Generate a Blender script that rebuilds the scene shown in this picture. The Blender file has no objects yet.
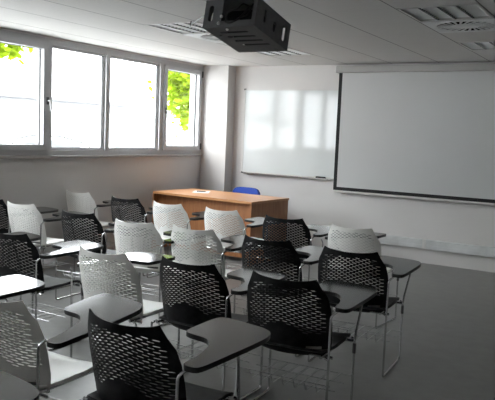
import bpy, bmesh, math, random
from mathutils import Vector, Matrix
from mathutils.geometry import delaunay_2d_cdt
random.seed(7)
SC = bpy.context.scene
C = SC.collection
PI = math.pi

# ---------------------------------------------------------------- materials
def mat(name, col, rough=.5, metal=0, spec=.5, coat=0, coat_rough=.05, noise=None, bump=None, scale=(1, 1, 1)):
    m = bpy.data.materials.new(name); m.use_nodes = True
    nt = m.node_tree; b = nt.nodes['Principled BSDF']
    b.inputs['Base Color'].default_value = (*col, 1)
    b.inputs['Roughness'].default_value = rough
    b.inputs['Metallic'].default_value = metal
    b.inputs['Specular IOR Level'].default_value = spec
    b.inputs['Coat Weight'].default_value = coat
    b.inputs['Coat Roughness'].default_value = coat_rough
    if noise or bump:
        tc = nt.nodes.new('ShaderNodeTexCoord'); mp = nt.nodes.new('ShaderNodeMapping')
        mp.inputs['Scale'].default_value = scale
        nt.links.new(tc.outputs['Object'], mp.inputs['Vector'])
    if noise:                                   # (scale, second colour)
        n = nt.nodes.new('ShaderNodeTexNoise'); n.inputs['Scale'].default_value = noise[0]
        n.inputs['Detail'].default_value = 6
        r = nt.nodes.new('ShaderNodeMix'); r.data_type = 'RGBA'
        r.inputs[6].default_value = (*col, 1); r.inputs[7].default_value = (*noise[1], 1)
        cr = nt.nodes.new('ShaderNodeMapRange'); cr.inputs[1].default_value = .35; cr.inputs[2].default_value = .65
        nt.links.new(mp.outputs['Vector'], n.inputs['Vector'])
        nt.links.new(n.outputs['Fac'], cr.inputs[0]); nt.links.new(cr.outputs[0], r.inputs[0])
        nt.links.new(r.outputs[2], b.inputs['Base Color'])
    if bump:                                    # (scale, strength)
        n = nt.nodes.new('ShaderNodeTexNoise'); n.inputs['Scale'].default_value = bump[0]
        n.inputs['Detail'].default_value = 4
        bp = nt.nodes.new('ShaderNodeBump'); bp.inputs['Strength'].default_value = bump[1]; bp.inputs['Distance'].default_value = .01
        nt.links.new(mp.outputs['Vector'], n.inputs['Vector'])
        nt.links.new(n.outputs['Fac'], bp.inputs['Height']); nt.links.new(bp.outputs['Normal'], b.inputs['Normal'])
    return m

M = {}
M['wall'] = mat('wall_paint', (.66, .64, .625), .75, noise=(1.5, (.63, .61, .6)), bump=(60, .08))
M['floor'] = mat('floor_vinyl', (.19, .19, .18), .34, noise=(9, (.215, .215, .205)), bump=(25, .03))
M['alu'] = mat('window_aluminium', (.5, .5, .51), .4, noise=(3, (.48, .48, .49)))
M['sill'] = mat('sill_stone', (.42, .4, .38), .5, noise=(20, (.38, .36, .35)))
M['handle'] = mat('handle_white', (.75, .75, .74), .3, noise=(5, (.7, .7, .7)))
M['gasket'] = mat('black_gasket', (.02, .02, .02), .6, noise=(5, (.03, .03, .03)))
M['board'] = mat('whiteboard_enamel', (.66, .68, .68), .07, spec=.3, noise=(2, (.68, .71, .71)))
M['screen'] = mat('projection_fabric', (.59, .595, .595), .85, noise=(1.2, (.57, .575, .575)), bump=(300, .05))
M['black_cloth'] = mat('black_border', (.008, .008, .009), .8, noise=(4, (.012, .012, .012)))
M['white_metal'] = mat('white_lacquer', (.62, .61, .59), .4, noise=(5, (.6, .59, .57)))
M['casing'] = mat('casing_lacquer', (.40, .39, .375), .45, noise=(4, (.38, .37, .355)))
M['trunking'] = mat('grey_white_plastic', (.68, .69, .69), .45, noise=(4, (.53, .54, .54)))
M['chrome'] = mat('chrome', (.48, .48, .49), .2, metal=1, noise=(8, (.55, .55, .56)))
M['wire'] = mat('chrome_wire', (.4, .4, .41), .3, metal=1, noise=(8, (.45, .45, .46)))
M['black_plastic'] = mat('black_plastic', (.008, .008, .009), .5, spec=.12, noise=(30, (.018, .018, .019)))
M['white_plastic'] = mat('white_plastic', (.9, .89, .86), .38, noise=(12, (.87, .86, .83)))
M['laminate'] = mat('dark_laminate', (.014, .015, .0135), .12, spec=.24, noise=(40, (.018, .019, .0175)))
M['edge'] = mat('tablet_black_edge', (.006, .006, .006), .4, noise=(20, (.01, .01, .01)))
M['label_white'] = mat('label_white', (.5, .5, .48), .5, noise=(20, (.45, .45, .43)))
M['label_dark'] = mat('label_dark', (.1, .1, .1), .5, noise=(20, (.08, .08, .08)))
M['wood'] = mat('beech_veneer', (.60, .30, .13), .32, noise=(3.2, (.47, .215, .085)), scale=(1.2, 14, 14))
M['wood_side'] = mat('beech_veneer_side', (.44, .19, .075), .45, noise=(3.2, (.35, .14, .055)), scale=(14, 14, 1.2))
M['blue'] = mat('blue_fabric', (.008, .05, .42), .7, noise=(40, (.01, .06, .36)), bump=(200, .1))
M['paper'] = mat('paper', (.8, .8, .79), .8, noise=(5, (.77, .77, .77)))
M['steel'] = mat('grey_steel_cage', (.11, .113, .115), .6, spec=.3, noise=(25, (.095, .098, .1)))
M['proj'] = mat('projector_shell', (.006, .006, .007), .6, spec=.2, noise=(9, (.005, .005, .005)))
M['lens'] = mat('lens_glass', (.01, .012, .02), .05, coat=1, noise=(5, (.01, .01, .015)))
M['cable'] = mat('black_cable', (.01, .01, .01), .5, noise=(9, (.015, .015, .015)))
M['louvre'] = mat('bright_aluminium_louvre', (.93, .93, .92), .42, metal=.5, noise=(6, (.9, .9, .89)))
M['lamp_white'] = mat('tube_glass_white', (.75, .75, .74), .3, noise=(6, (.72, .72, .71)))
M['slot'] = mat('vent_dark', (.006, .006, .006), .9, spec=0, noise=(6, (.015, .015, .015)))
M['facade'] = mat('white_render', (.82, .82, .82), .9, noise=(.7, (.78, .78, .78)))
M['facade_shade'] = mat('eave_shade_render', (.13, .13, .135), .9, noise=(.5, (.16, .16, .165)))  # white wall in the eave's shadow, shade put into the colour
M['gutter'] = mat('grey_gutter', (.08, .08, .083), .8, noise=(.7, (.09, .09, .093)))
M['asphalt'] = mat('pale_concrete', (.55, .55, .54), .9, noise=(3, (.48, .48, .47)))
M['car_paint'] = mat('white_car_paint', (.8, .8, .8), .25, coat=.5, noise=(3, (.78, .78, .78)))
M['car_glass'] = mat('car_glass', (.16, .165, .17), .3, noise=(3, (.15, .155, .16)))
M['tyre'] = mat('tyre_rubber', (.02, .02, .02), .8, noise=(9, (.03, .03, .03)))
M['bark'] = mat('bark', (.12, .08, .05), .9, noise=(12, (.07, .05, .03)), bump=(20, .4))

# ceiling tiles: joints between panels
def ceiling_material():
    m = bpy.data.materials.new('ceiling_tiles'); m.use_nodes = True
    nt = m.node_tree; b = nt.nodes['Principled BSDF']; b.inputs['Roughness'].default_value = .85
    tc = nt.nodes.new('ShaderNodeTexCoord'); sp = nt.nodes.new('ShaderNodeSeparateXYZ')
    nt.links.new(tc.outputs['Object'], sp.inputs[0])
    def math_(op, a, b_):
        n = nt.nodes.new('ShaderNodeMath'); n.operation = op
        for k, v in enumerate((a, b_)):
            if v is None: continue
            if isinstance(v, (int, float)): n.inputs[k].default_value = v
            else: nt.links.new(v, n.inputs[k])
        return n.outputs[0]
    def line(sock, origin, width):
        t = math_('ADD', sock, -origin + 60)
        t = math_('MODULO', t, .6)
        t = math_('SUBTRACT', t, .3)
        t = math_('ABSOLUTE', t, None)
        return math_('GREATER_THAN', t, .3 - width / 2)
    lx = line(sp.outputs[0], -4.70, .011)
    ly = line(sp.outputs[1], 4.83, .0035)
    ly = math_('MULTIPLY', ly, .3)
    both = math_('MAXIMUM', lx, ly)
    n = nt.nodes.new('ShaderNodeTexNoise'); n.inputs['Scale'].default_value = 70
    nt.links.new(tc.outputs['Object'], n.inputs['Vector'])
    base = nt.nodes.new('ShaderNodeMix'); base.data_type = 'RGBA'
    base.inputs[6].default_value = (.60, .585, .57, 1); base.inputs[7].default_value = (.53, .52, .505, 1)
    nt.links.new(n.outputs['Fac'], base.inputs[0])
    mx = nt.nodes.new('ShaderNodeMix'); mx.data_type = 'RGBA'
    nt.links.new(both, mx.inputs[0]); nt.links.new(base.outputs[2], mx.inputs[6])
    mx.inputs[7].default_value = (.17, .165, .16, 1)
    nt.links.new(mx.outputs[2], b.inputs['Base Color'])
    return m
M['ceiling'] = ceiling_material()

def glass_material():
    m = bpy.data.materials.new('window_glass'); m.use_nodes = True
    nt = m.node_tree; nt.nodes.remove(nt.nodes['Principled BSDF'])
    out = nt.nodes['Material Output']
    t = nt.nodes.new('ShaderNodeBsdfTransparent'); g = nt.nodes.new('ShaderNodeBsdfGlossy'); g.inputs['Roughness'].default_value = 0
    f = nt.nodes.new('ShaderNodeFresnel'); f.inputs['IOR'].default_value = 1.45
    t.inputs[0].default_value = (.94, .96, .95, 1)
    mx = nt.nodes.new('ShaderNodeMixShader')
    nt.links.new(f.outputs[0], mx.inputs[0]); nt.links.new(t.outputs[0], mx.inputs[1]); nt.links.new(g.outputs[0], mx.inputs[2])
    nt.links.new(mx.outputs[0], out.inputs[0])
    return m
M['glass'] = glass_material()

def leaf_material():
    m = bpy.data.materials.new('leaf'); m.use_nodes = True
    nt = m.node_tree; nt.nodes.remove(nt.nodes['Principled BSDF'])
    out = nt.nodes['Material Output']
    tc = nt.nodes.new('ShaderNodeTexCoord'); n = nt.nodes.new('ShaderNodeTexNoise'); n.inputs['Scale'].default_value = 5
    r = nt.nodes.new('ShaderNodeMix'); r.data_type = 'RGBA'
    r.inputs[6].default_value = (.10, .17, .006, 1); r.inputs[7].default_value = (.20, .27, .015, 1)
    nt.links.new(tc.outputs['Object'], n.inputs['Vector']); nt.links.new(n.outputs['Fac'], r.inputs[0])
    d = nt.nodes.new('ShaderNodeBsdfDiffuse'); t = nt.nodes.new('ShaderNodeBsdfTranslucent')
    nt.links.new(r.outputs[2], d.inputs[0]); nt.links.new(r.outputs[2], t.inputs[0])
    mx = nt.nodes.new('ShaderNodeMixShader'); mx.inputs[0].default_value = .45
    nt.links.new(d.outputs[0], mx.inputs[1]); nt.links.new(t.outputs[0], mx.inputs[2]); nt.links.new(mx.outputs[0], out.inputs[0])
    return m
M['leaf'] = leaf_material()

# ---------------------------------------------------------------- mesh helpers
def obj(name, bm, m, parent=None, smooth=False, loc=None):
    me = bpy.data.meshes.new(name); bm.to_mesh(me); bm.free()
    for x in (m if isinstance(m, (list, tuple)) else [m]): me.materials.append(x)
    if smooth:
        for p in me.polygons: p.use_smooth = True
        me.set_sharp_from_angle(angle=math.radians(40))
    o = bpy.data.objects.new(name, me); C.objects.link(o)
    if parent: o.parent = parent
    if loc: o.location = loc
    return o

def box(bm, x0, x1, y0, y1, z0, z1, bevel=0, mi=0):
    r = bmesh.ops.create_cube(bm, size=1)
    for v in r['verts']:
        v.co = Vector(((x0 + x1) / 2 + v.co.x * (x1 - x0), (y0 + y1) / 2 + v.co.y * (y1 - y0), (z0 + z1) / 2 + v.co.z * (z1 - z0)))
    fs = {f for v in r['verts'] for f in v.link_faces}
    for f in fs: f.material_index = mi
    if bevel:
        es = list({e for v in r['verts'] for e in v.link_edges})
        bmesh.ops.bevel(bm, geom=es, offset=bevel, segments=2, affect='EDGES', profile=.5)

def bx(*a, **k):
    bm = bmesh.new(); box(bm, *a, **k); return bm

def tube(bm, pts, r, seg=8, closed=False):
    pts = [Vector(p) for p in pts]; n = len(pts); rings = []
    prev = None
    for i, p in enumerate(pts):
        a = pts[(i - 1) % n] if (i > 0 or closed) else p
        b = pts[(i + 1) % n] if (i < n - 1 or closed) else p
        d = (b - a).normalized()
        if prev is None:
            up = Vector((0, 0, 1)) if abs(d.z) < .9 else Vector((1, 0, 0))
            u = d.cross(up).normalized()
        else:
            u = (prev - d * prev.dot(d))
            u = u.normalized() if u.length > 1e-6 else d.cross(Vector((0, 0, 1))).normalized()
        prev = u; w = d.cross(u)
        rr = r[i] if isinstance(r, (list, tuple)) else r
        rings.append([bm.verts.new(p + (u * math.cos(2 * PI * k / seg) + w * math.sin(2 * PI * k / seg)) * rr) for k in range(seg)])
    m = n if closed else n - 1
    for i in range(m):
        A, B = rings[i], rings[(i + 1) % n]
        for k in range(seg):
            bm.faces.new((A[k], A[(k + 1) % seg], B[(k + 1) % seg], B[k]))
    if not closed:
        bm.faces.new(rings[0][::-1]); bm.faces.new(rings[-1])

def rounded(pts, rad=.03, n=4):
    """polyline with its inner corners rounded"""
    pts = [Vector(p) for p in pts]; out = [pts[0]]
    for i in range(1, len(pts) - 1):
        p = pts[i]; a = pts[i - 1] - p; b = pts[i + 1] - p
        d = min(rad, a.length * .45, b.length * .45)
        s = p + a.normalized() * d; e = p + b.normalized() * d
        for k in range(n + 1):
            t = k / n
            out.append(s * (1 - t) ** 2 + p * 2 * t * (1 - t) + e * t ** 2)
    out.append(pts[-1]); return out

def chaikin(pts, it=2):
    for _ in range(it):
        q = []
        for i in range(len(pts)):
            a = pts[i]; b = pts[(i + 1) % len(pts)]
            q += [(a[0] * .8 + b[0] * .2, a[1] * .8 + b[1] * .2), (a[0] * .2 + b[0] * .8, a[1] * .2 + b[1] * .8)]
        pts = q
    return pts

def inside(p, poly):
    c = False; j = len(poly) - 1
    for i in range(len(poly)):
        a, b = poly[i], poly[j]
        if (a[1] > p[1]) != (b[1] > p[1]) and p[0] < (b[0] - a[0]) * (p[1] - a[1]) / (b[1] - a[1]) + a[0]: c = not c
        j = i
    return c

def sheet(outline, holes, grid, f, thick):
    """a flat outline with real holes, triangulated, bent by f(u,v)->xyz and given thickness"""
    vs = [Vector(p) for p in outline]; faces = [list(range(len(outline)))]
    for h in holes:
        s = len(vs); vs += [Vector(p) for p in h]; faces.append(list(range(s, s + len(h))))
    xs = [p[0] for p in outline]; ys = [p[1] for p in outline]
    x = min(xs) + grid / 2
    while x < max(xs):
        y = min(ys) + grid / 2
        while y < max(ys):
            if inside((x, y), outline) and not any(abs(x - sum(q[0] for q in h) / len(h)) < .05 and abs(y - sum(q[1] for q in h) / len(h)) < .05 and inside((x, y), h) for h in holes):
                vs.append(Vector((x, y)))
            y += grid
        x += grid
    r = delaunay_2d_cdt(vs, [], faces, 1, 1e-6)
    bm = bmesh.new(); V = [bm.verts.new(f(p[0], p[1])) for p in r[0]]
    for fc, orig in zip(r[2], r[5]):
        if any(k > 0 for k in orig): continue
        try: bm.faces.new([V[k] for k in fc])
        except ValueError: pass
    for v in list(bm.verts):
        if not v.link_faces: bm.verts.remove(v)
    bmesh.ops.recalc_face_normals(bm, faces=bm.faces)
    if thick:
        bmesh.ops.solidify(bm, geom=list(bm.faces), thickness=thick)
        bmesh.ops.recalc_face_normals(bm, faces=bm.faces)
    return bm

def prism(poly, z0, z1, top_mat=0, side_mat=0):
    bm = bmesh.new()
    a = [bm.verts.new((x, y, z0)) for x, y in poly]; b = [bm.verts.new((x, y, z1)) for x, y in poly]
    n = len(poly)
    f = bm.faces.new(b); f.material_index = top_mat
    f = bm.faces.new(a[::-1]); f.material_index = side_mat
    for i in range(n):
        f = bm.faces.new((a[i], a[(i + 1) % n], b[(i + 1) % n], b[i])); f.material_index = side_mat
    bmesh.ops.recalc_face_normals(bm, faces=bm.faces)
    return bm

def lathe(bm, prof, seg=24, cx=0, cy=0):
    rings = []
    for r, z in prof:
        rings.append([bm.verts.new((cx + r * math.cos(2 * PI * k / seg), cy + r * math.sin(2 * PI * k / seg), z)) for k in range(seg)])
    for A, B in zip(rings, rings[1:]):
        for k in range(seg): bm.faces.new((A[k], A[(k + 1) % seg], B[(k + 1) % seg], B[k]))
    bm.faces.new(rings[0][::-1]); bm.faces.new(rings[-1])

def tag(o, label, cat, group=None, kind=None):
    if label: o['label'] = label
    if cat: o['category'] = cat
    if group: o['group'] = group
    if kind: o['kind'] = kind
    return o

def thing(name, label, cat, loc=(0, 0, 0), rz=0, group=None):
    o = bpy.data.objects.new(name, None); C.objects.link(o)
    o.location = loc; o.rotation_euler = (0, 0, rz); o.empty_display_size = .1
    return tag(o, label, cat, group)

def struct(name, bm, m, smooth=False):
    o = obj(name, bm, m, smooth=smooth); o['kind'] = 'structure'; return o

# ---------------------------------------------------------------- the room
X0, X1, Y0, Y1, H = -5.68, 2.3, -1.6, 8.26, 2.4925
T = .15
struct('floor', bx(X0 - T, X1 + T, Y0 - T, Y1 + T, -.12, 0), M['floor'])
struct('wall_front', bx(X0 - T, X1 + T, Y1, Y1 + T, -.12, 2.75), M['wall'])
struct('wall_back', bx(X0 - T, X1 + T, Y0 - T, Y0, -.12, 2.75), M['wall'])
struct('wall_right', bx(X1, X1 + T, Y0, Y1, -.12, 2.75), M['wall'])
# left wall: solid below and above the window strip
WS, WT, WY0, WY1 = 1.205, 2.475, .30, 8.055
WD = .22
bm = bmesh.new()
box(bm, X0 - WD, X0, Y0, Y1, -.12, WS)
box(bm, X0 - WD, X0, Y0, Y1, WT, 2.75)
box(bm, X0 - WD, X0, Y0, WY0, WS, WT)
box(bm, X0 - WD, X0, WY1, Y1, WS, WT)
struct('wall_left', bm, M['wall'])
# corner pillar, boxed out of the front wall
struct('wall_pillar', bx(X0, -5.243, 8.067, Y1, 0, H), M['wall'])

# ceiling with cut-outs for the recessed fixtures
LAMPS = [(-4.10, 4.83), (-4.10, 6.63), (-1.70, 4.83), (-1.70, 6.63)]
VENTS = [(-4.10, 5.43), (-1.70, 5.43)]
holes = [(x + .01, x + .59, y + .01, y + .59) for x, y in LAMPS + VENTS]
xs = sorted({X0, X1, *[h[0] for h in holes], *[h[1] for h in holes]})
ys = sorted({Y0, Y1, *[h[2] for h in holes], *[h[3] for h in holes]})
bm = bmesh.new(); grid = {}
def cv(i, j, z):
    if (i, j, z) not in grid: grid[(i, j, z)] = bm.verts.new((xs[i], ys[j], z))
    return grid[(i, j, z)]
def is_hole(i, j):
    cx, cy = (xs[i] + xs[i + 1]) / 2, (ys[j] + ys[j + 1]) / 2
    return any(h[0] < cx < h[1] and h[2] < cy < h[3] for h in holes)
for i in range(len(xs) - 1):
    for j in range(len(ys) - 1):
        if is_hole(i, j): continue
        for z in (H, H + .02):
            bm.faces.new([cv(i, j, z), cv(i + 1, j, z), cv(i + 1, j + 1, z), cv(i, j + 1, z)])
for e in [e for e in bm.edges if len(e.link_faces) == 1 and e.verts[0].co.z < H + .01]:
    a, b = e.verts
    k = {v: k for k, v in grid.items()}
    A, B = k[a], k[b]
    bm.faces.new([a, b, cv(B[0], B[1], H + .02), cv(A[0], A[1], H + .02)])
bmesh.ops.recalc_face_normals(bm, faces=bm.faces)
struct('ceiling', bm, M['ceiling'])
struct('ceiling_slab', bx(X0 - WD, X1 + T, Y0 - T, Y1 + T, 2.75, 2.9), M['wall'])

# ---------------------------------------------------------------- windows
def window(n, y0, y1, sash, handle_y=None):
    """one bay of the aluminium window band; y0,y1 between mullion centres"""
    root = bpy.data.objects.new('window_%d' % n, None); C.objects.link(root); root['kind'] = 'structure'
    root.location = (X0, (y0 + y1) / 2, WS)
    def P(name, bm, m, smooth=False):
        for v in bm.verts: v.co -= Vector((X0, (y0 + y1) / 2, WS))
        return obj(name, bm, m, root, smooth)
    xo, xi = X0 - .10, X0 - .005       # outer frame sits almost flush with the wall
    bm = bmesh.new(); a = .035
    box(bm, xo, xi, y0, y1, WS, WS + .055)
    box(bm, xo, xi, y0, y1, WT - .06, WT)
    box(bm, xo, xi, y0, y0 + a, WS + .055, WT - .06); box(bm, xo, xi, y1 - a, y1, WS + .055, WT - .06)
    P('window_frame', bm, M['alu'])
    gz0, gz1 = WS + .055, WT - .06; gy0, gy1 = y0 + a, y1 - a
    s = .062 if sash else .026
    xi2 = X0 + .018 if sash else X0 - .03
    bm = bmesh.new()
    box(bm, xo + .02, xi2, gy0, gy1, gz0, gz0 + s, .003); box(bm, xo + .02, xi2, gy0, gy1, gz1 - s, gz1, .003)
    box(bm, xo + .02, xi2, gy0, gy0 + s, gz0 + s, gz1 - s, .003); box(bm, xo + .02, xi2, gy1 - s, gy1, gz0 + s, gz1 - s, .003)
    P('sash' if sash else 'glazing_bead', bm, M['alu'])
    bm = bmesh.new()
    g = .006
    a0, a1, b0, b1 = gy0 + s, gy1 - s, gz0 + s, gz1 - s
    for q in ((a0, a1, b0, b0 + g), (a0, a1, b1 - g, b1), (a0, a0 + g, b0, b1), (a1 - g, a1, b0, b1)):
        box(bm, X0 - .055, X0 - .035, *q)
    P('gasket', bm, M['gasket'])
    bm = bmesh.new()                    # one face: the pane's two surfaces do not refract here
    bm.faces.new([bm.verts.new((X0 - .046, y, z)) for y, z in ((a0, b0), (a1, b0), (a1, b1), (a0, b1))])
    P('pane', bm, M['glass'])
    if handle_y is not None:
        bm = bmesh.new(); hz = 1.80
        box(bm, X0 + .018, X0 + .03, handle_y - .016, handle_y + .016, hz - .04, hz + .04, .003)
        P('handle_plate', bm, M['label_dark']); bm = bmesh.new()
        tube(bm, rounded([(X0 + .02, handle_y, hz), (X0 + .062, handle_y, hz), (X0 + .062, handle_y + .01, hz - .11)], .015), .009, 8)
        P('handle', bm, M['handle'], True)
        bm = bmesh.new()
        for hz in (1.32, 2.36):
            hy = y1 - .03 if n == 4 else y0 + .03
            box(bm, X0 + .0, X0 + .028, hy - .011, hy + .011, hz - .045, hz + .045, .003)
        P('hinge', bm, M['gasket'])
    return root
window(1, 4.05, 5.165, True, 5.12)
window(2, 5.165, 6.09, False)
window(3, 6.09, 7.125, False)
window(4, 7.125, 8.055, True, 7.19)
window(5, 3.1, 4.05, False); window(6, 2.15, 3.1, False); window(7, 1.2, 2.15, True, 2.1); window(8, .3, 1.2, False)
o = struct('trim_1', bx(X0 - .02, X0 + .035, WY0, WY1 + .012, WS - .028, WS, .004), M['sill'])

# ---------------------------------------------------------------- ceiling fixtures
def lamp(x, y, label):
    t = thing('ceiling_light', label, 'ceiling light', (x + .3, y + .3, H), 0, 'recessed louvre lights in the ceiling')
    bm = bmesh.new(); w = .289
    for q in ((-w, w, -w, -w + .018), (-w, w, w - .018, w), (-w, -w + .018, -w, w), (w - .018, w, -w, w)):
        box(bm, *q, -.004, .075)
    box(bm, -w, w, -w, w, .075, .09)
    obj('housing', bm, M['white_metal'], t)
    # four parabolic reflector troughs running away from the camera
    n = 4; u0 = -.271; cw = .542 / n
    bm = bmesh.new()
    for k in range(n):
        prof = []
        for s in range(9):
            a = s / 8 * 2 - 1
            prof.append((u0 + cw * (k + .5) + a * (cw / 2 - .004), .068 - .062 * a * a))
        A = [bm.verts.new((p[0], -.271, p[1])) for p in prof]; B = [bm.verts.new((p[0], .271, p[1])) for p in prof]
        for i in range(8): bm.faces.new((A[i], A[i + 1], B[i + 1], B[i]))
    bmesh.ops.solidify(bm, geom=list(bm.faces), thickness=.0015)
    obj('reflector', bm, M['louvre'], t, True)
    for j in range(1, 10):
        yy = -.271 + .542 * j / 10
        obj('louvre_blade', bx(-.271, .271, yy - .001, yy + .001, .002, .042), M['louvre'], t)
    for k in range(n - 1):
        xx = u0 + cw * (k + 1); obj('divider', bx(xx - .007, xx + .007, -.271, .271, -.001, .05), M['label_dark'], t)
    for k in range(n):
        bm = bmesh.new(); cx = u0 + cw * (k + .5)
        tube(bm, [(cx, -.26, .053), (cx, .26, .053)], .008, 10)
        obj('tube_lamp', bm, M['lamp_white'], t, True)
    return t
lamp(*LAMPS[0], 'bright silver louvre light nearest the windows, partly behind the projector cage')
lamp(*LAMPS[1], 'silver louvre light beyond the projector cage, just above its lower right corner')
lamp(*LAMPS[2], 'dull grey louvre light on the right, in front of the round ceiling diffuser')
lamp(*LAMPS[3], 'grey louvre light at the right edge, just above the screen casing')

def vent(x, y, label):
    t = thing('ceiling_vent', label, 'air vent', (x + .3, y + .3, H), 0, 'round swirl diffusers in the ceiling')
    bm = bmesh.new(); w = .289
    # plate with radial slots
    out = [(-w, -w), (w, -w), (w, w), (-w, w)]
    hs = []
    for k in range(24):
        a = 2 * PI * k / 24; sk = .22
        def pt(r, da, tw): return (r * math.cos(a + da + tw), r * math.sin(a + da + tw))
        hs.append([pt(.115, -.075, 0), pt(.232, -.075, sk), pt(.232, .075, sk), pt(.115, .075, 0)])
    obj('face_plate', sheet(out, hs, .06, lambda u, v: (u, v, -.004), .003), M['trunking'], t)
    obj('plenum', bx(-w, w, -w, w, .003, .06), M['slot'], t)
    bm = bmesh.new()
    for r in (.10, .242):
        tube(bm, [(r * math.cos(2 * PI * k / 40), r * math.sin(2 * PI * k / 40), -.004) for k in range(40)], .0016, 6, True)
    obj('ring', bm, M['white_metal'], t, True)
    return t
vent(*VENTS[1], 'round ceiling diffuser with radial slots on the right')
vent(*VENTS[0], 'round ceiling diffuser half hidden behind the projector cage')

# ---------------------------------------------------------------- front wall
# whiteboard
bxL, bxR, bz0, bz1 = -5.06, -3.30, .975, 2.165
t = thing('whiteboard', 'glossy whiteboard reflecting the windows, mounted on the front wall beside the pillar', 'whiteboard', (bxL, Y1, bz0))
def rel(bm, t):
    for v in bm.verts: v.co -= t.location
    return bm
obj('writing_surface', rel(bx(bxL + .01, bxR - .01, Y1 - .018, Y1 - .004, bz0 + .01, bz1 - .01), t), M['board'], t)
bm = bmesh.new()
box(bm, bxL, bxR, Y1 - .024, Y1 - .001, bz0, bz0 + .014); box(bm, bxL, bxR, Y1 - .024, Y1 - .001, bz1 - .014, bz1)
box(bm, bxL, bxL + .012, Y1 - .024, Y1 - .001, bz0, bz1); box(bm, bxR - .012, bxR, Y1 - .024, Y1 - .001, bz0, bz1)
obj('frame', rel(bm, t), M['white_metal'], t)
for cx in (bxL, bxR):
    for cz in (bz0, bz1):
        obj('corner_cap', rel(bx(cx - .01, cx + .014, Y1 - .03, Y1 - .001, cz - .01, cz + .012, .004), t), M['label_dark'], t)
bm = bmesh.new(); box(bm, bxL + .06, -3.60, Y1 - .066, Y1 - .001, bz0 - .012, bz0 - .004); box(bm, bxL + .06, -3.60, Y1 - .069, Y1 - .064, bz0 - .012, bz0 + .002)
obj('pen_tray', rel(bm, t), M['chrome'], t)
bm = bx(-3.86, -3.72, Y1 - .060, Y1 - .028, bz0 - .004, bz0 + .022, .005)
tag(obj('board_eraser', bm, M['black_cloth']), 'small black eraser lying on the whiteboard tray', 'eraser')

# projection screen
sy = 8.185; sxL, sxR, sz0, sz1 = -3.583, -1.14, .836, 2.40
t = thing('projection_screen', 'large pulled-down projection screen with a black border on the front wall', 'projection screen', (sxL, sy, sz0))
bw = .048
def scr(x0, x1, z0, z1, n, m, dy=0):
    return obj(n, rel(bx(x0, x1, sy - dy, sy + .002 - dy, z0, z1), t), m, t)
scr(sxL, sxR, sz0, sz1, 'screen_fabric', M['screen'])
bm = bmesh.new()
box(bm, sxL, sxL + bw, sy - .0015, sy + .003, sz0, sz1 - .0); box(bm, sxR - bw, sxR, sy - .0015, sy + .003, sz0, sz1)
box(bm, sxL, sxR, sy - .0016, sy + .0031, sz0, sz0 + .042)
obj('black_border', rel(bm, t), M['black_cloth'], t)
bm = bmesh.new(); tube(bm, [(sxL + .02, sy + .003, sz0 - .018), (sxR - .02, sy + .003, sz0 - .018)], .015, 12)
obj('bottom_bar', rel(bm, t), M['white_metal'], t, True)
bm = bx(sxL - .03, sxR + .06, sy - .055, Y1 - .004, 2.375, 2.462, .012)
obj('casing', rel(bm, t), M['casing'], t)
for cx in (sxL - .036, sxR + .056):
    obj('end_cap', rel(bx(cx, cx + .01, sy - .052, Y1 - .005, 2.373, 2.467, .003), t), M['trunking'], t)

# low cable trunking
t = thing('cable_trunking', 'pale plastic cable trunking running low along the front wall', 'cable trunking', (-3.1, Y1, .17))
for a, b in ((-3.1, -2.325), (-2.32, -.3), (-.295, X1 - .02)):
    bm = bmesh.new(); box(bm, a, b, Y1 - .055, Y1 - .001, .185, .305, .006)
    box(bm, a, b, Y1 - .06, Y1 - .054, .232, .236)
    obj('trunking_cover', rel(bm, t), M['trunking'], t)
obj('joint_cover', rel(bx(-2.345, -2.30, Y1 - .062, Y1 - .001, .182, .308, .004), t), M['white_metal'], t)

# ---------------------------------------------------------------- teacher's desk
t = thing('teacher_desk', 'orange-brown wooden teacher desk with solid front and side panels', 'desk', (-3.88, 6.56, 0), math.radians(-3.5))
L, D, Z = 1.56, .84, .75
obj('desk_top', prism(chaikin([(-L, 0), (0, 0), (0, D), (-L, D)], 1) if False else [(-L + .03, 0), (0, 0), (0, D), (-L + .03, D), (-L, D - .03), (-L, .03)], Z - .028, Z), M['wood'], t)
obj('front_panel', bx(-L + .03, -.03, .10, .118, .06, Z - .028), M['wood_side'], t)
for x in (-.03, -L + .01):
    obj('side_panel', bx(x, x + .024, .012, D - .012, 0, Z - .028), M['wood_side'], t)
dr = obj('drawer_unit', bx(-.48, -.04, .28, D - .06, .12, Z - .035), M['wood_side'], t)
for k in range(3):
    d = obj('drawer_front', bx(-.478, -.042, D - .06, D - .042, .13 + .19 * k, .31 + .19 * k, .002), M['wood'], dr)
tag(obj('paper_sheet', bx(-.105, .105, -.1485, .1485, 0, .002), M['paper'], loc=(-4.98, 7.12, .7501)), 'white sheet of paper lying on the desk', 'paper').rotation_euler = (0, 0, .5)
bm = bmesh.new(); tube(bm, [(-.06, 0, 0), (.05, 0, 0), (.07, 0, 0)], [.006, .006, .002], 8)
tag(obj('marker_pen', bm, M['cable'], smooth=True, loc=(-4.97, 7.10, .7585)), 'dark marker pen on the white paper on the desk', 'pen').rotation_euler = (0, 0, .3)

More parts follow.
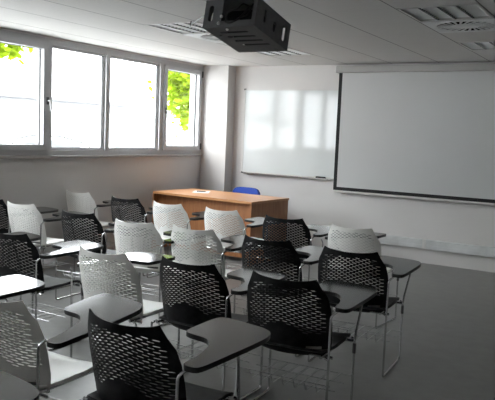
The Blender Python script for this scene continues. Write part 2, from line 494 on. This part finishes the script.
# blue swivel chair behind the desk
t = thing('office_chair', 'blue upholstered office chair behind the wooden desk', 'chair', (-4.69, 7.58, 0), 0)
def cushion(w, h, th, curve, z0):
    out = chaikin([(-w / 2, 0), (-w * .42, -.01), (w * .42, -.01), (w / 2, 0), (w / 2, h * .75), (w * .36, h), (-w * .36, h), (-w / 2, h * .75)], 2)
    return sheet(out, [], .04, lambda u, v: (u, .20 - curve * u * u * 4 + v * .12, z0 + v), th)
obj('backrest', cushion(.44, .30, .05, .05, .50), M['blue'], t, True)
bm = sheet(chaikin([(-.23, -.22), (.23, -.22), (.24, .2), (-.24, .2)], 2), [], .05, lambda u, v: (u, v, .46 - .3 * u * u), .06)
obj('seat', bm, M['blue'], t, True)
bm = bmesh.new(); tube(bm, rounded([(0, .0, .40), (0, .24, .40), (0, .275, .62)], .05), .016, 8); obj('back_bracket', bm, M['black_plastic'], t, True)
bm = bmesh.new(); lathe(bm, [(.028, .12), (.028, .28), (.018, .28), (.018, .40)], 16); obj('gas_column', bm, M['black_plastic'], t, True)
for k in range(5):
    a = 2 * PI * k / 5 + .3
    bm = bmesh.new(); tube(bm, [(0, 0, .12), (.27 * math.cos(a), .27 * math.sin(a), .075)], [.024, .015], 8)
    lg = obj('leg', bm, M['black_plastic'], t, True)
    bm = bmesh.new(); c = Vector((.27 * math.cos(a), .27 * math.sin(a), .028)); d = Vector((-math.sin(a), math.cos(a), 0)) * .018
    tube(bm, [c - d, c + d], .028, 14); obj('caster', bm, M['black_plastic'], lg, True)

# ---------------------------------------------------------------- projector in its cage
q = dict(x=-2.393, y=3.80, z=2.067, ya=.014, t=.212, b=.441, c=.172); aw = .36
t = thing('projector_cage', 'dark grey perforated steel projector cage hanging from the ceiling', 'projector cage', (0, 0, 0))
ca, sa = math.cos(q['ya']), math.sin(q['ya']); ct, st = math.cos(q['t']), math.sin(q['t'])
A_ = Vector((ca, sa, 0)); B_ = Vector((-sa * ct, ca * ct, -st)); U_ = A_.cross(B_)
P0 = Vector((q['x'], q['y'], q['z'])) - B_ * q['b']        # bottom rear left
t.matrix_world = Matrix(((A_.x, B_.x, U_.x, P0.x), (A_.y, B_.y, U_.y, P0.y), (A_.z, B_.z, U_.z, P0.z), (0, 0, 0, 1)))
b_, c_ = q['b'], q['c']
def stadium(cx, cy, w, h, n=6):
    r = min(w, h) / 2; pts = []
    if w >= h: cs = [((cx + w / 2 - r, cy), -PI / 2), ((cx - w / 2 + r, cy), PI / 2)]
    else: cs = [((cx, cy + h / 2 - r), 0), ((cx, cy - h / 2 + r), PI)]
    for (c, a0) in cs:
        for k in range(n + 1):
            a = a0 + PI * k / n; pts.append((c[0] + r * math.cos(a), c[1] + r * math.sin(a)))
    return pts
def rect(x0, x1, y0, y1): return [(x0, y0), (x1, y0), (x1, y1), (x0, y1)]
hs = [stadium(.17 + .012 * k, .09 + .072 * k, .20, .028) for k in range(4)]
hs += [stadium(.05, .13, .02, .02), stadium(.30, .40, .03, .02)]
obj('bottom_plate', sheet(rect(0, aw, 0, b_), hs, .05, lambda u, v: (u, v, 0), .003), M['steel'], t)
hs = [stadium(.82 * b_, .49 * c_, .032, .10), stadium(.53 * b_, .45 * c_, .035, .065), stadium(.24 * b_, .55 * c_, .022, .08)]
for x, n in ((aw, 'side_plate'), (0, 'side_plate')):
    if x == 0: hs = [stadium(.12, .5 * c_, .10, .12), stadium(.82 * b_, .49 * c_, .032, .10)]
    obj(n, sheet(rect(0, b_, 0, c_), hs, .05, lambda u, v: (x, u, v), .003), M['steel'], t)
hs = [stadium(.045, .5 * c_, .032, .10), rect(.125, .335, .035, c_ - .008)]
obj('rear_plate', sheet(rect(0, aw, 0, c_), hs, .05, lambda u, v: (u, 0, v), .003), M['steel'], t)
hs = [rect(.02, aw - .02, .02, c_ - .02)]
obj('front_plate', sheet(rect(0, aw, 0, c_), hs, .05, lambda u, v: (u, b_, v), .003), M['steel'], t)
obj('top_plate', sheet(rect(0, aw, 0, b_), [], .1, lambda u, v: (u, v, c_), .003), M['steel'], t)
for p in ((.125, -.004, .062), (.112, -.004, .02), (.155, .035, -.004)):
    bm = bmesh.new(); bmesh.ops.create_uvsphere(bm, u_segments=10, v_segments=6, radius=.010)
    for v in bm.verts: v.co += Vector(p)
    obj('screw_head', bm, M['handle'], t, True)
bm = bmesh.new(); tube(bm, [(aw / 2, b_ / 2, c_), Matrix(t.matrix_world).inverted() @ Vector((P0.x + A_.x * aw / 2, (P0 + B_ * b_ / 2 + U_ * c_).y, H))], .028, 14)
obj('ceiling_pole', bm, M['steel'], t, True)
pj = thing('projector', 'dark projector seen through the openings of the steel cage', 'projector')
pj.matrix_world = t.matrix_world.copy()
obj('body', bx(.085, aw - .06, .10, b_ - .025, .014, c_ - .03, .012), M['proj'], pj)
bm = bmesh.new(); tube(bm, [(.15, b_ - .03, .09), (.15, b_ - .006, .09)], .032, 18); obj('lens', bm, M['lens'], pj, True)
bm = bmesh.new()
for k in range(6): box(bm, .06 + .04 * k, .085 + .04 * k, .114, .121, .06, .085)
obj('connector_panel', bm, M['black_cloth'], pj)
MW = t.matrix_world
def cab(pts, r, label):
    bm = bmesh.new(); pts = [MW @ Vector(p) if len(p) == 3 else Vector(p[:3]) for p in pts]
    tube(bm, rounded(pts, .08, 6), r, 8)
    return tag(obj('cable', bm, M['cable'], smooth=True), label, 'cable', 'cables around the projector cage')
cab([(.15, .115, .07), (.15, -.012, .03), (.20, -.022, .005), (.26, -.012, .04), (.27, .06, .14), (.27, .10, c_ - .006)], .005, 'cable looping low out of the rear opening of the projector cage')
cab([(.20, .115, .07), (.21, .03, .06), (.30, .02, .07), (.31, .03, .15), (.31, .1, c_ - .01)], .0045, 'cable curving inside the rear opening of the projector cage')
cab([(.09, .115, .07), (.13, .03, .10), (.22, .02, .115), (.24, .03, .15), (.24, .1, c_ - .01)], .0045, 'thin cable crossing the top of the cage opening')
cab([(-.004, .05, .14), (-.03, .08, .13), (-3.50, 4.75, 2.44, 0), (-3.52, 4.79, H - .007, 0)], .005, 'thin dark cable running from the projector cage up to the ceiling')

# ---------------------------------------------------------------- tablet chairs
ZB = .392; VH = .425
def half(v):
    K = [(0, .205), (.012, .222), (.04, .234), (.10, .242), (.19, .244), (.27, .240), (.33, .228), (.38, .200), (.425, .179)]
    for (a, p), (b, r_) in zip(K, K[1:]):
        if v <= b: return p + (r_ - p) * (v - a) / (b - a)
    return K[-1][1]
right = [(half(v), v) for v in (0, .006, .012, .025, .04, .07, .1, .14, .19, .23, .27, .30, .33, .355, .38, .40, .425)]
top = []
for k in range(1, 14):
    u = .179 * (1 - k / 7)
    s = abs(u) / .179
    top.append((u, .408 + .015 * s ** 3.0))
outline = right + top + [(-u, v) for u, v in reversed(right)]
def bend(u, v):
    k = .106 - .030 * (v / VH)
    w = abs(u) / .235
    y = -.046 + .055 * max(0, 1 - v / VH) ** 1.3 + k * w ** 2.0
    if v < .035: y += (.035 - v) ** 2 * 26            # the bottom edge rolls forward under the seat
    return (u, y, ZB + v)
hol = []
du, dv = .041, .0118
j = 0
while True:
    v0 = .125 + dv * j
    if v0 > .39: break
    for i in range(-7, 8):
        u0 = (i + .5 * (j % 2)) * du
        vv = v0 + .016 * math.cos(u0 * PI / .36 * 1.6) - .010
        lim = half(vv) - .036
        if abs(u0) > lim or vv > .408 - .032: continue
        if vv < .13 + .05 * max(0, 1 - (u0 / .13) ** 2) : continue
        sl = -math.sin(u0 * PI / .36 * 1.6) * .016 * PI / .36 * 1.6
        def hp(a, b): return (u0 + a, vv + b + a * sl)
        hl, hh = .0160, .0027
        hol.append([hp(-hl, 0), hp(-hl * .6, -hh), hp(hl * .6, -hh), hp(hl, 0), hp(hl * .6, hh), hp(-hl * .6, hh)])
    j += 1
BACK_BM = sheet(outline, hol, .022, bend, .0045)
BACK = bpy.data.meshes.new('backrest_shape'); BACK_BM.to_mesh(BACK); BACK_BM.free()
for p in BACK.polygons: p.use_smooth = True
BACK.set_sharp_from_angle(angle=math.radians(40))

seat_out = chaikin([(-.225, .03), (-.16, .0), (.16, .0), (.225, .03), (.238, .43), (.215, .465), (-.215, .465), (-.238, .43)], 2)
def seatf(u, v):
    z = .438 - .012 * math.sin(min(1, max(0, v / .4)) * PI) + .012 * (abs(u) / .22) ** 2
    if v > .38: z -= (v - .38) ** 2 * 4.5
    if v < .05: z += (.05 - v) ** 2 * 6
    return (u, v, z)

TAB = chaikin([(.268, .015), (.335, .015), (.348, .06), (.356, .49), (.325, .575), (.26, .610), (.05, .640), (.015, .61), (.025, .36), (.06, .335), (.165, .325), (.222, .265), (.265, .12)], 2)

def make_chair(colour, left_handed=False):
    sd = -1 if left_handed else 1
    white = colour == 'white'
    pm = M['white_plastic'] if white else M['black_plastic']
    t = thing('tablet_chair', '', 'chair')
    me = BACK.copy(); me.materials.append(pm)
    b = bpy.data.objects.new('backrest', me); C.objects.link(b); b.parent = t
    bm = bmesh.new()
    strip = []
    for k in range(6):
        u = .125 + .07 * k / 5
        p = Vector(bend(u, .060)); d = Vector(bend(u + .01, .060)) - p; n = Vector((d.y, -d.x, 0)).normalized()
        p += n * .0065; strip.append((bm.verts.new(p + Vector((0, 0, -.007))), bm.verts.new(p + Vector((0, 0, .007)))))
    for p_, q_ in zip(strip, strip[1:]): bm.faces.new((p_[0], q_[0], q_[1], p_[1]))
    bmesh.ops.solidify(bm, geom=list(bm.faces), thickness=.001)
    s = obj('label_sticker', bm, M['label_dark'] if white else M['label_white'], b)
    s['label'] = 'small dark label' if white else 'small white label'
    obj('seat', sheet(seat_out, [], .03, seatf, .012), pm, t, True)
    R = .0068; xs_ = .257
    for sx in (-1, 1):
        for yy in (.015, .435):
            bm = bmesh.new()
            e = .04 if yy < .1 else -.04
            tube(bm, rounded([(sx * (xs_ - .02), yy, .418), (sx * xs_, yy, .41), (sx * xs_, yy, R), (sx * xs_, yy + e, R)], .03, 4), R, 8)
            obj('leg', bm, M['chrome'], t, True)
        bm = bmesh.new(); tube(bm, [(sx * xs_, .055, R), (sx * xs_, .395, R)], R, 8)
        obj('floor_runner', bm, M['chrome'], t, True)
        bm = bmesh.new(); tube(bm, [(sx * .215, .01, .418), (sx * .215, .44, .418)], .008, 8)
        obj('seat_rail', bm, M['chrome'], t, True)
        obj('linking_clip', bx(sx * xs_ - .009, sx * xs_ + .009, .427, .445, .33, .39, .004), M['label_dark'], t)
    for yy in (.06, .40):
        bm = bmesh.new(); tube(bm, [(-.262, yy, .41), (.262, yy, .41)], .008, 8); obj('crossbar', bm, M['chrome'], t, True)
    bm = bmesh.new(); w = .0022
    for k in range(7):
        x = -.19 + .38 * k / 6
        tube(bm, rounded([(x, .03, .27), (x, .05, .215), (x, .42, .205)], .02, 3), w, 6)
    for yy, zz in ((.03, .27), (.12, .214), (.27, .21), (.42, .205)):
        tube(bm, [(-.266, yy, zz), (.266, yy, zz)], w, 6)
    obj('book_rack', bm, M['wire'], t, True)
    bm = bmesh.new(); tube(bm, rounded([(sd * xs_, .013, .40), (sd * (xs_ + .002), .012, .64), (sd * .285, .03, .664)], .02, 5), .0062, 8)
    obj('tablet_support', bm, M['chrome'], t, True)
    bm = bmesh.new(); tube(bm, rounded([(sd * xs_, .437, .40), (sd * (xs_ + .006), .43, .45), (sd * .325, .315, .655), (sd * .32, .27, .663)], .03, 4), .0062, 8)
    obj('tablet_support', bm, M['chrome'], t, True)
    tb = prism([(sd * u + (.06 if left_handed else 0), v + (.05 if left_handed else 0)) for u, v in TAB], .665, .686, 0, 1)
    obj('writing_tablet', tb, [M['laminate'], M['edge']], t)
    return t

protos = {}
def tree(o, parent=None):
    c = o.copy(); C.objects.link(c); c.parent = parent
    for ch in list(o.children): tree(ch, c)
    return c
def chair(colour, x, y, label, deg=0, left_handed=False):
    key = (colour, left_handed)
    if key not in protos: t = protos[key] = make_chair(colour, left_handed)
    else: t = tree(protos[key])
    t.location = (x - .006, y, 0); t.rotation_euler = (0, 0, math.radians(deg))
    t['label'] = label; t['category'] = 'chair'
    t['group'] = '%s tablet chairs set out in rows' % colour
    return t
W_, B_k = 'white', 'black'
CH = [
 # front row, nearest the teacher's desk
 (W_, -5.442, 5.376, 'small white tablet chair in the far left corner by the window wall', -2),
 (B_k, -4.681, 5.304, 'black tablet chair just left of the teacher desk, in the front row', 1),
 (W_, -4.087, 5.264, 'white tablet chair in front of the left end of the desk', -3),
 (W_, -3.432, 5.254, 'white tablet chair in front of the middle of the desk', -2),
 (B_k, -2.712, 5.172, 'black tablet chair in front of the desk side panel', 3),
 (W_, -2.031, 5.065, 'white tablet chair at the right end of the front row', -3, True),
 # second row
 (B_k, -5.415, 4.200, 'black tablet chair cut off by the left edge, beside a white chair', 0),
 (W_, -4.933, 4.158, 'white tablet chair next to the window wall in the second row', 0),
 (B_k, -4.116, 4.074, 'black tablet chair right of the leftmost white chair in the second row', 2),
 (W_, -3.424, 3.993, 'white tablet chair in the second row, between a black chair and another white chair', 3),
 (W_, -2.895, 4.053, 'white tablet chair in the second row with a black chair to its right', 2),
 (B_k, -2.231, 4.018, 'black tablet chair behind the black chair near the desk side panel', 0),
 (B_k, -1.600, 3.999, 'black tablet chair at the right end of the second row', 4),
 # third row
 (B_k, -4.240, 2.930, 'tablet chair left of the frame, only its writing tablet in view', 0),
 (B_k, -3.640, 2.970, 'large black tablet chair at the left edge, third row', 0),
 (W_, -2.709, 2.884, 'the only white tablet chair in the third row, pale tablet before it', 0, True),
 (B_k, -2.149, 2.973, 'black tablet chair in the middle of the picture, third row', 0),
 (B_k, -1.545, 2.984, 'black tablet chair at the right end of the third row', 4),
 # fourth row
 (W_, -3.030, 1.880, 'tablet chair off the left edge with a glaring pale tablet', 0),
 (W_, -2.306, 1.806, 'big white tablet chair in the lower left corner', 1),
 (B_k, -1.656, 1.888, 'big black tablet chair at the bottom, nearest to the camera', -1),
 (B_k, -1.900, 0.840, 'tablet chair below the frame, only a corner of its dark tablet showing', 0),
]
made = [chair(*c) for c in CH]
# the writing tablet of the big white chair stands a little higher at its front edge
tbl = [c for c in made[19].children if c.name.startswith('writing_tablet')][0]
ti = math.radians(4.2)
tbl.rotation_euler = (ti, 0, 0); tbl.location = (.02, .68 * math.sin(ti), .68 * (1 - math.cos(ti)) - .30 * math.sin(ti))

# ---------------------------------------------------------------- outside
o = struct('ground_outside', bx(-40, X0 - WD - .01, -25, 50, -.5, -.12), M['asphalt'])
t = thing('warehouse', 'long white building across the yard outside the windows', 'building', (-14, 12, -.12))
def out(n, b, m, par=t, smooth=False):
    return obj(n, rel(b, par), m, par, smooth)
out('wall', bx(-24, -14, -10, 45, -.12, 5.6), M['facade'])
out('ledge', bx(-14, -13.86, -10, 45, 2.22, 2.30), M['gutter'])
out('band', bx(-14, -13.96, -10, 45, 1.95, 2.22), M['facade_shade'])  # painted shadow under the ledge, a darker strip on the white wall
out('plinth_wall', bx(-14, -13.97, -10, 45, -.12, 1.95), M['facade'])
out('roof_edge', bx(-24.2, -13.7, -10.2, 45.2, 5.6, 5.8), M['facade'])

def car(x, y, label):
    t = thing('parked_car', label, 'car', (x, y, -.12), 0, 'cars parked outside the windows')
    prof = [(-2.1, .35), (-2.12, .62), (-2.0, .86), (-1.15, .95), (-.55, 1.38), (-.1, 1.45), (.6, 1.44), (1.15, 1.32), (1.85, .98), (2.08, .9), (2.14, .45), (2.05, .32), (1.75, .3), (1.65, .55), (1.35, .66), (1.05, .55), (.95, .3), (-.95, .28), (-1.05, .55), (-1.35, .66), (-1.65, .55), (-1.75, .3)]
    bm = bmesh.new()
    def xw(z): return .86 if z < .95 else .86 - (z - .95) * .42
    A = [bm.verts.new((-xw(z), yy, z)) for yy, z in prof]; B = [bm.verts.new((xw(z), yy, z)) for yy, z in prof]
    n = len(prof)
    fa = bm.faces.new(A); fb = bm.faces.new(B[::-1])
    for i in range(n): bm.faces.new((A[i], B[i], B[(i + 1) % n], A[(i + 1) % n]))
    bmesh.ops.triangulate(bm, faces=[fa, fb]); bmesh.ops.recalc_face_normals(bm, faces=bm.faces)
    obj('body', bm, M['car_paint'], t)
    for sx in (-1, 1):
        bm = bmesh.new(); tube(bm, [(sx * (xw(z) - .0), yy, z + .004) for yy, z in prof[3:9]], .02, 6)
        obj('roof_trim', bm, M['gasket'], t, True)
    for sx in (-1, 1):
        for seg in (((-1.0, .97), (-.48, 1.33), (-.02, 1.38), (-.02, .97)), ((.04, .97), (.04, 1.38), (.58, 1.37), (1.05, 1.26), (1.5, .98))):
            bm = bmesh.new(); vs = [bm.verts.new((sx * (xw(z) + .004), yy, z)) for yy, z in seg]
            bm.faces.new(vs); bmesh.ops.solidify(bm, geom=list(bm.faces), thickness=.006)
            obj('side_window', bm, M['car_glass'], t)
    for (ya, za, yb, zb) in ((-1.12, .98, -.58, 1.365), (1.2, 1.305, 1.8, 1.015)):
        bm = bmesh.new(); nrm = Vector((0, -(zb - za), (yb - ya))).normalized() * .006
        if nrm.z < 0: nrm = -nrm
        vs = [bm.verts.new(Vector((sx * (xw(z) - .07), yy, z)) + nrm) for sx, yy, z in ((-1, ya, za), (1, ya, za), (1, yb, zb), (-1, yb, zb))]
        bm.faces.new(vs); bmesh.ops.solidify(bm, geom=list(bm.faces), thickness=.006)
        obj('windscreen', bm, M['car_glass'], t)
    for yy in (-1.35, 1.35):
        for sx in (-.78, .78):
            bm = bmesh.new(); tube(bm, [(sx - .1, yy, .32), (sx + .1, yy, .32)], .31, 20); obj('wheel', bm, M['tyre'], t, True)
    return t
car(-11.2, 9.3, 'pale car seen over the sill of the leftmost window')
car(-11.2, 13.9, 'pale car seen low in the third window from the left')

def make_tree(cx, cy, cz, r, n, label, hang=()):
    t = thing('leafy_tree', label, 'tree', (cx, cy, -.12), 0, 'leafy trees outside the windows')
    bm = bmesh.new()
    tube(bm, [(0, 0, 0), (.05, .03, cz * .5), (0, .06, cz)], [.14, .11, .06], 10)
    for k in range(7):
        a = k * 2.4; tube(bm, [(0, .05, cz * (.62 + .05 * k)), (r * .6 * math.cos(a), r * .6 * math.sin(a), cz + r * .3)], [.04, .012], 6)
    obj('trunk', bm, M['bark'], t, True)
    bm = bmesh.new(); rnd = random.Random(n)
    cl = []
    for k in range(26):
        d = Vector((rnd.gauss(0, 1), rnd.gauss(0, 1), rnd.gauss(0, 1))).normalized() * r * rnd.uniform(.35, 1)
        cl.append((d, r * rnd.uniform(.22, .36)))
    cl += [(Vector(h[:3]), h[3]) for h in hang]
    for k in range(n):
        c, s = rnd.choice(cl)
        p = c + Vector((rnd.gauss(0, 1), rnd.gauss(0, 1), rnd.gauss(0, 1))) * s * .55 + Vector((0, 0, cz + .12))
        ax = Vector((rnd.uniform(-1, 1), rnd.uniform(-1, 1), rnd.uniform(-.6, .6))).normalized()
        bz = ax.cross(Vector((rnd.uniform(-1, 1), rnd.uniform(-1, 1), rnd.uniform(-1, 1)))).normalized()
        l = rnd.uniform(.06, .10)
        vs = [bm.verts.new(p + ax * l * a + bz * l * b) for a, b in ((-1, 0), (-.35, .5), (.4, .42), (1, 0), (.4, -.42), (-.35, -.5))]
        bm.faces.new(vs)
    obj('foliage', bm, M['leaf'], t)
    return t
make_tree(-8.6, 12.25, 2.85, 1.1, 5200, 'bright green tree outside the window next to the pillar',
          ((.1, -.75, -.45, .42), (.2, -.85, .1, .4), (0, -.55, -.8, .34), (-.1, -.2, -.7, .45), (0, -.95, -.25, .28), (.2, -.3, -.2, .5)))
make_tree(-8.6, 6.38, 3.83, .85, 2600, 'light green tree hanging over the leftmost window',
          ((.1, .35, -1.12, .24), (.1, .62, -1.08, .18), (.2, .05, -1.05, .24), (.1, .2, -.9, .35)))

# ---------------------------------------------------------------- light
w = bpy.data.worlds.new('overcast_sky'); SC.world = w; w.use_nodes = True
bg = w.node_tree.nodes['Background']
bg.inputs[0].default_value = (.93, .96, 1, 1); bg.inputs[1].default_value = 14
for k, (a, b) in enumerate(((.3, 2.15), (2.15, 4.05), (4.05, 6.09), (6.09, 8.05))):
    L = bpy.data.lights.new('window_daylight', 'AREA'); L.shape = 'RECTANGLE'; L.size = WT - WS; L.size_y = b - a
    L.cycles.is_portal = True
    o = bpy.data.objects.new('window_daylight', L); C.objects.link(o)
    o.location = (X0 - .16, (a + b) / 2, (WS + WT) / 2)
    o.rotation_euler = (0, -PI / 2, 0)         # faces into the room (+x)

# ---------------------------------------------------------------- camera
cam = bpy.data.cameras.new('camera'); co = bpy.data.objects.new('camera', cam); C.objects.link(co)
yaw, pitch, roll = math.radians(-30.96), math.radians(5.658), math.radians(-2.334)
cy, s_y, cp, sp = math.cos(yaw), math.sin(yaw), math.cos(pitch), math.sin(pitch)
fwd = Vector((s_y * cp, cy * cp, -sp)); rt = Vector((cy, -s_y, 0)); up = rt.cross(fwd)
r2 = rt * math.cos(roll) - up * math.sin(roll); u2 = up * math.cos(roll) + rt * math.sin(roll)
co.matrix_world = Matrix(((r2.x, u2.x, -fwd.x, 0), (r2.y, u2.y, -fwd.y, 0), (r2.z, u2.z, -fwd.z, 1.528), (0, 0, 0, 1)))
cam.sensor_width = 36; cam.sensor_fit = 'HORIZONTAL'; cam.lens = 664.7 / 495 * 36; cam.clip_start = .05; cam.clip_end = 200
SC.camera = co

SC.view_settings.view_transform = 'Standard'; SC.view_settings.look = 'None'
SC.view_settings.gamma = 1; SC.view_settings.exposure = .53
SC.view_settings.use_curve_mapping = False
SC.cycles.max_bounces = 10; SC.cycles.diffuse_bounces = 7; SC.cycles.glossy_bounces = 5; SC.cycles.transparent_max_bounces = 12
SC.cycles.use_denoising = True
SC.cycles.caustics_reflective = False
